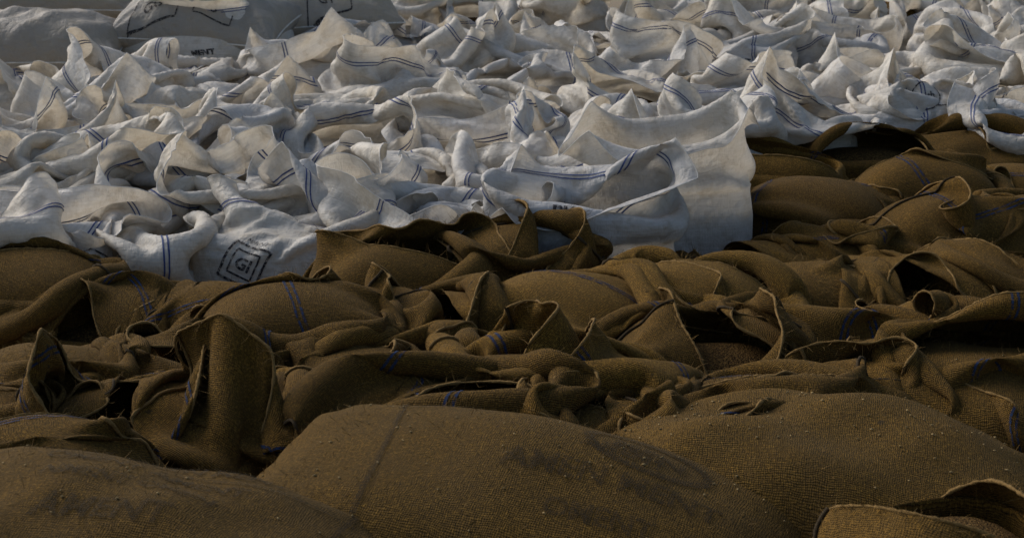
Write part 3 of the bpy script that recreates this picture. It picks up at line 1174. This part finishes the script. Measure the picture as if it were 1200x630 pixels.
on_full('B', stroke2d([(-0.33, 0.27), (-0.24, -0.32)], 0.012), 0, 0)
on_full('B', stroke2d([(-0.30, 0.13), (0.05, 0.17), (0.3, 0.14)], 0.008), 0, 0)
on_full('B', join([stroke2d(circle(0, 0, 0.12, 0.08), 0.022), text2d("MEN", 0.07, 0.003)]), 0.22, 0.06)
for y_, size, body in ((0.24, 0.05, "MENT OMEN MENT"), (0.17, 0.06, "OMENT"), (0.02, 0.05, "AMENT"), (-0.08, 0.075, "AMEN MENT"), (-0.18, 0.06, "OMENT")):
    on_full('B', text2d(body, size, 0.002), -0.02 + 0.2 * (y_ < 0.1), y_)
for y_, size, body in ((0.24, 0.05, "OMENT MENT"), (0.17, 0.055, "MENT OMEN MENT"), (0.08, 0.055, "OMENT AMENT"), (0.0, 0.05, "NMENT OMEN"), (-0.1, 0.075, "AMENT")):
    on_full('A', text2d(body, size, 0.002), -0.03, y_)
on_full('A', stroke2d([(-0.4, 0.125), (0.36, 0.125)], 0.006), 0, 0)
on_full('A', stroke2d([(-0.4, 0.205), (0.36, 0.205)], 0.006), 0, 0)
on_full('A', stroke2d([(0.33, 0.26), (0.37, -0.3)], 0.010), 0, 0)
for nme, rx_, t_ in (('Q', -0.2, "GG"), ('S', 0.0, "GT")):
    on_full(nme, join([stroke2d([(-0.12, -0.07), (0.12, -0.07), (0.15, 0.07), (-0.09, 0.07), (-0.12, -0.07)], 0.007), text2d(t_, 0.07, 0.001)]), rx_, -0.25, 0.15, M['ink'])
on_full('Q', join([stroke2d(rect(0.10, 0.06), 0.007), text2d("S", 0.08, 0.002)]), 0.12, -0.23, -0.1, M['ink'])

# ------------------------------------------------------------------ loose fibres and spilt husks
def fibres(parent, P, Nn, count, seed, length=(0.006, 0.017), material=None):
    r = np.random.default_rng(seed)
    i = r.integers(0, len(P), count)
    p, n = P[i], Nn[i]
    d = n * r.uniform(0.15, 0.9, (count, 1)) + r.normal(0, 0.5, (count, 3))
    d /= np.linalg.norm(d, axis=1, keepdims=True)
    bend = r.normal(0, 0.35, (count, 3))
    L = r.uniform(*length, (count, 1))
    w = np.cross(d, r.normal(0, 1, (count, 3)))
    w = w / (np.linalg.norm(w, axis=1, keepdims=True) + 1e-9) * 0.00045
    p0 = p - d * 0.001
    p1 = p0 + d * L * 0.5
    p2 = p1 + (d + bend) * L * 0.5
    v = np.stack([p0 - w, p0 + w, p1 + w, p1 - w, p2 + w * 0.4, p2 - w * 0.4], 1).reshape(-1, 3)
    k = np.arange(count)[:, None] * 6
    f = np.concatenate([k + np.array([[0, 1, 2, 3]]), k + np.array([[3, 2, 4, 5]])])
    o = mesh_obj('loose_fibres', v, f, material or M['twine'], parent, smooth=False)
    tag(o, kind='stuff')


for s in SACKS:
    if s['kind'] == 'jute' and s['y'] < 5.6:
        S = s['surf']
        g = S.G[:, 26:].reshape(3, -1).T
        nn = S.Nn[:, 26:].reshape(3, -1).T
        fibres(s['obj'], g, nn, 700, 70 + s['seed'], (0.008, 0.022))
        rim = S.G[:, -2:].reshape(3, -1).T
        fibres(s['obj'].children[0], rim, S.Nn[:, -2:].reshape(3, -1).T, 320, 71 + s['seed'], (0.012, 0.04))
for nme in 'ABCD':
    o, P = FULLS[nme]
    fibres(o, P.up.reshape(3, -1).T, P.Nn.reshape(3, -1).T, 1800, ord(nme), (0.007, 0.02))
    r = np.random.default_rng(ord(nme))
    n = {'A': 30, 'B': 70, 'C': 130, 'D': 40}[nme]
    c = P.sample(r.uniform(-0.45, 0.45, n) * P.hl / 0.5, r.normal(0.05, 0.16, n).clip(-0.3, 0.3), 0.002)
    oc = np.array([(1, 0, 0), (-1, 0, 0), (0, 1, 0), (0, -1, 0), (0, 0, 1), (0, 0, -1)], float)
    of = np.array([(0, 2, 4), (2, 1, 4), (1, 3, 4), (3, 0, 4), (2, 0, 5), (1, 2, 5), (3, 1, 5), (0, 3, 5)])
    vs = []
    for k in range(n):
        an = r.uniform(0, 6.28)
        l, w_ = r.uniform(0.0025, 0.0055), r.uniform(0.0014, 0.0026)
        q_ = oc * np.array([l, w_, w_])
        vs.append(np.stack([q_[:, 0] * math.cos(an) - q_[:, 1] * math.sin(an), q_[:, 0] * math.sin(an) + q_[:, 1] * math.cos(an), q_[:, 2]], -1) + c[k])
    f = (np.arange(n)[:, None, None] * 6 + of[None]).reshape(-1, 3)
    tag(mesh_obj('grain_husks', np.concatenate(vs), f, M['husk'], o), kind='stuff')

# grain standing in the open sacks, just under the mouth cloth
gth = np.linspace(0, 6.2832, 24, endpoint=False)
gx, gy = squircle(gth)
gv = [(0, 0, 1.0)]
for q in (0.35, 0.65, 0.85, 0.94):
    gv += [(x_ * q, y_ * q, math.sqrt(1 - q * q)) for x_, y_ in zip(gx, gy)]
gf3 = [(0, 1 + k, 1 + (k + 1) % 24) for k in range(24)]
gf = [(1 + 24 * a_ + k, 1 + 24 * (a_ + 1) + k, 1 + 24 * (a_ + 1) + (k + 1) % 24, 1 + 24 * a_ + (k + 1) % 24) for a_ in range(3) for k in range(24)]
gme = bpy.data.meshes.new("grain")
gme.from_pydata(gv, [], gf3 + gf)
gme.shade_smooth()
gme.materials.append(M['grain'])
for s in SACKS:
    o = bpy.data.objects.new('grain', gme)
    COL.objects.link(o)
    o.parent = s['obj']
    o.location = (0, 0, s['cz'])
    o.rotation_euler = (0, 0, s['yaw'])
    o.scale = (s['a'] * 0.86, s['b'] * 0.86, s['c'] * 0.45)

# the layer of full sacks under the upper ones
def under(src, dz, dx, dy, dyaw):
    c = src.copy()
    COL.objects.link(c)
    c.location = (src.location.x + dx, src.location.y + dy, src.location.z + dz)
    c.rotation_euler = (0, 0, src.rotation_euler.z + dyaw)
    for ch in src.children:
        if ch.name.startswith('edge_seam'):
            k = ch.copy()
            COL.objects.link(k)
            k.parent = c
    return c

LOWER = []
for nme in 'ABCD':
    o = FULLS[nme][0]
    LOWER.append((nme, under(o, -0.33, 0.03, 0.06, 0.06)))
for nme in 'PQSTW':
    o = FULLS[nme][0]
    LOWER.append((nme, under(o, -0.36, 0.05, 0.05, -0.08)))

# ------------------------------------------------------------------ labels
ORD = ["first", "second", "third", "fourth", "fifth", "sixth", "seventh", "eighth", "ninth", "tenth", "eleventh", "twelfth", "thirteenth", "fourteenth", "fifteenth", "sixteenth", "seventeenth", "eighteenth"]
STR = {'hem': "blue lines round mouth", 'long': "blue lines down cloth", 'none': "no blue lines"}
for kind in ('white', 'jute'):
    rows = sorted({s['row'] for s in SACKS if s['kind'] == kind})
    for k in rows:
        line = sorted((s for s in SACKS if s['kind'] == kind and s['row'] == k), key=lambda q: q['px'])
        seen = [q for q in line if -25 < q['px'] < 1225]
        for i, s in enumerate(line):
            rown = "%s %s row from %s" % (ORD[k], kind, "front" if kind == 'white' else "back")
            if s in seen:
                lab = "open %s sack, %s, %s from left in %s" % (kind, STR[s['stripe']], ORD[seen.index(s)], rown)
            else:
                lab = "open %s sack cut off by %s edge in %s" % (kind, "left" if s['px'] < 600 else "right", rown)
            grp = "open white woven sacks" if kind == 'white' else "open jute sacks"
            s['lab'] = lab
            tag(s['obj'], lab, "sack", grp)
near('jute', 965, 8)['obj']['label'] = "left of the two jute sacks at top edge among far white sacks"
near('jute', 1035, 8)['obj']['label'] = "right of the two jute sacks at top edge among far white sacks"
near('jute', 1120, 7)['obj']['label'] = "jute sack mouth with blue lines, nearest camera at bottom right corner"
near('jute', 38, 6)['obj']['label'] = "crumpled jute sack mouth at left edge behind nearest full jute sack"
near('jute', 285, 5)['obj']['label'] = "jute sack whose mouth stands up highest, behind the two nearest full sacks"
near('white', 322, 0)['obj']['label'] = "white sack with black square emblem on its smooth front, beside the jute sacks"
near('white', 788, 1)['obj']['label'] = "tall clean white sack at front corner where jute sacks turn back"
near('white', 520, 0)['obj']['label'] = "white sack with broad flat mouth cloth, middle of front white row"
LF = {'A': "full jute sack lying at the bottom left corner, faded print rows",
      'B': "largest full jute sack in the foreground middle, faded ring print",
      'C': "full jute sack right of middle foreground, sprinkled with husks",
      'D': "full jute sack at right edge behind the husk sprinkled one",
      'P': "full off-white sack lying at the far left edge",
      'Q': "full printed white sack with two emblems in back left pile",
      'S': "full off-white sack at the right end of back left pile",
      'T': "full off-white sack behind the far left one in back pile",
      'W': "topmost full off-white sack at the back of the left pile"}
for nme, lab in LF.items():
    tag(FULLS[nme][0], lab, "sack", "full jute sacks lying in front" if nme in 'ABCD' else "full white sacks piled at the back left")
for nme, o in LOWER:
    tag(o, ("lower " + LF[nme].replace("topmost ", "").split(" with ")[0].split(",")[0] + ", underneath another"), "sack", "full sacks in the bottom layer")
print("built", round(time.time() - T0, 1))
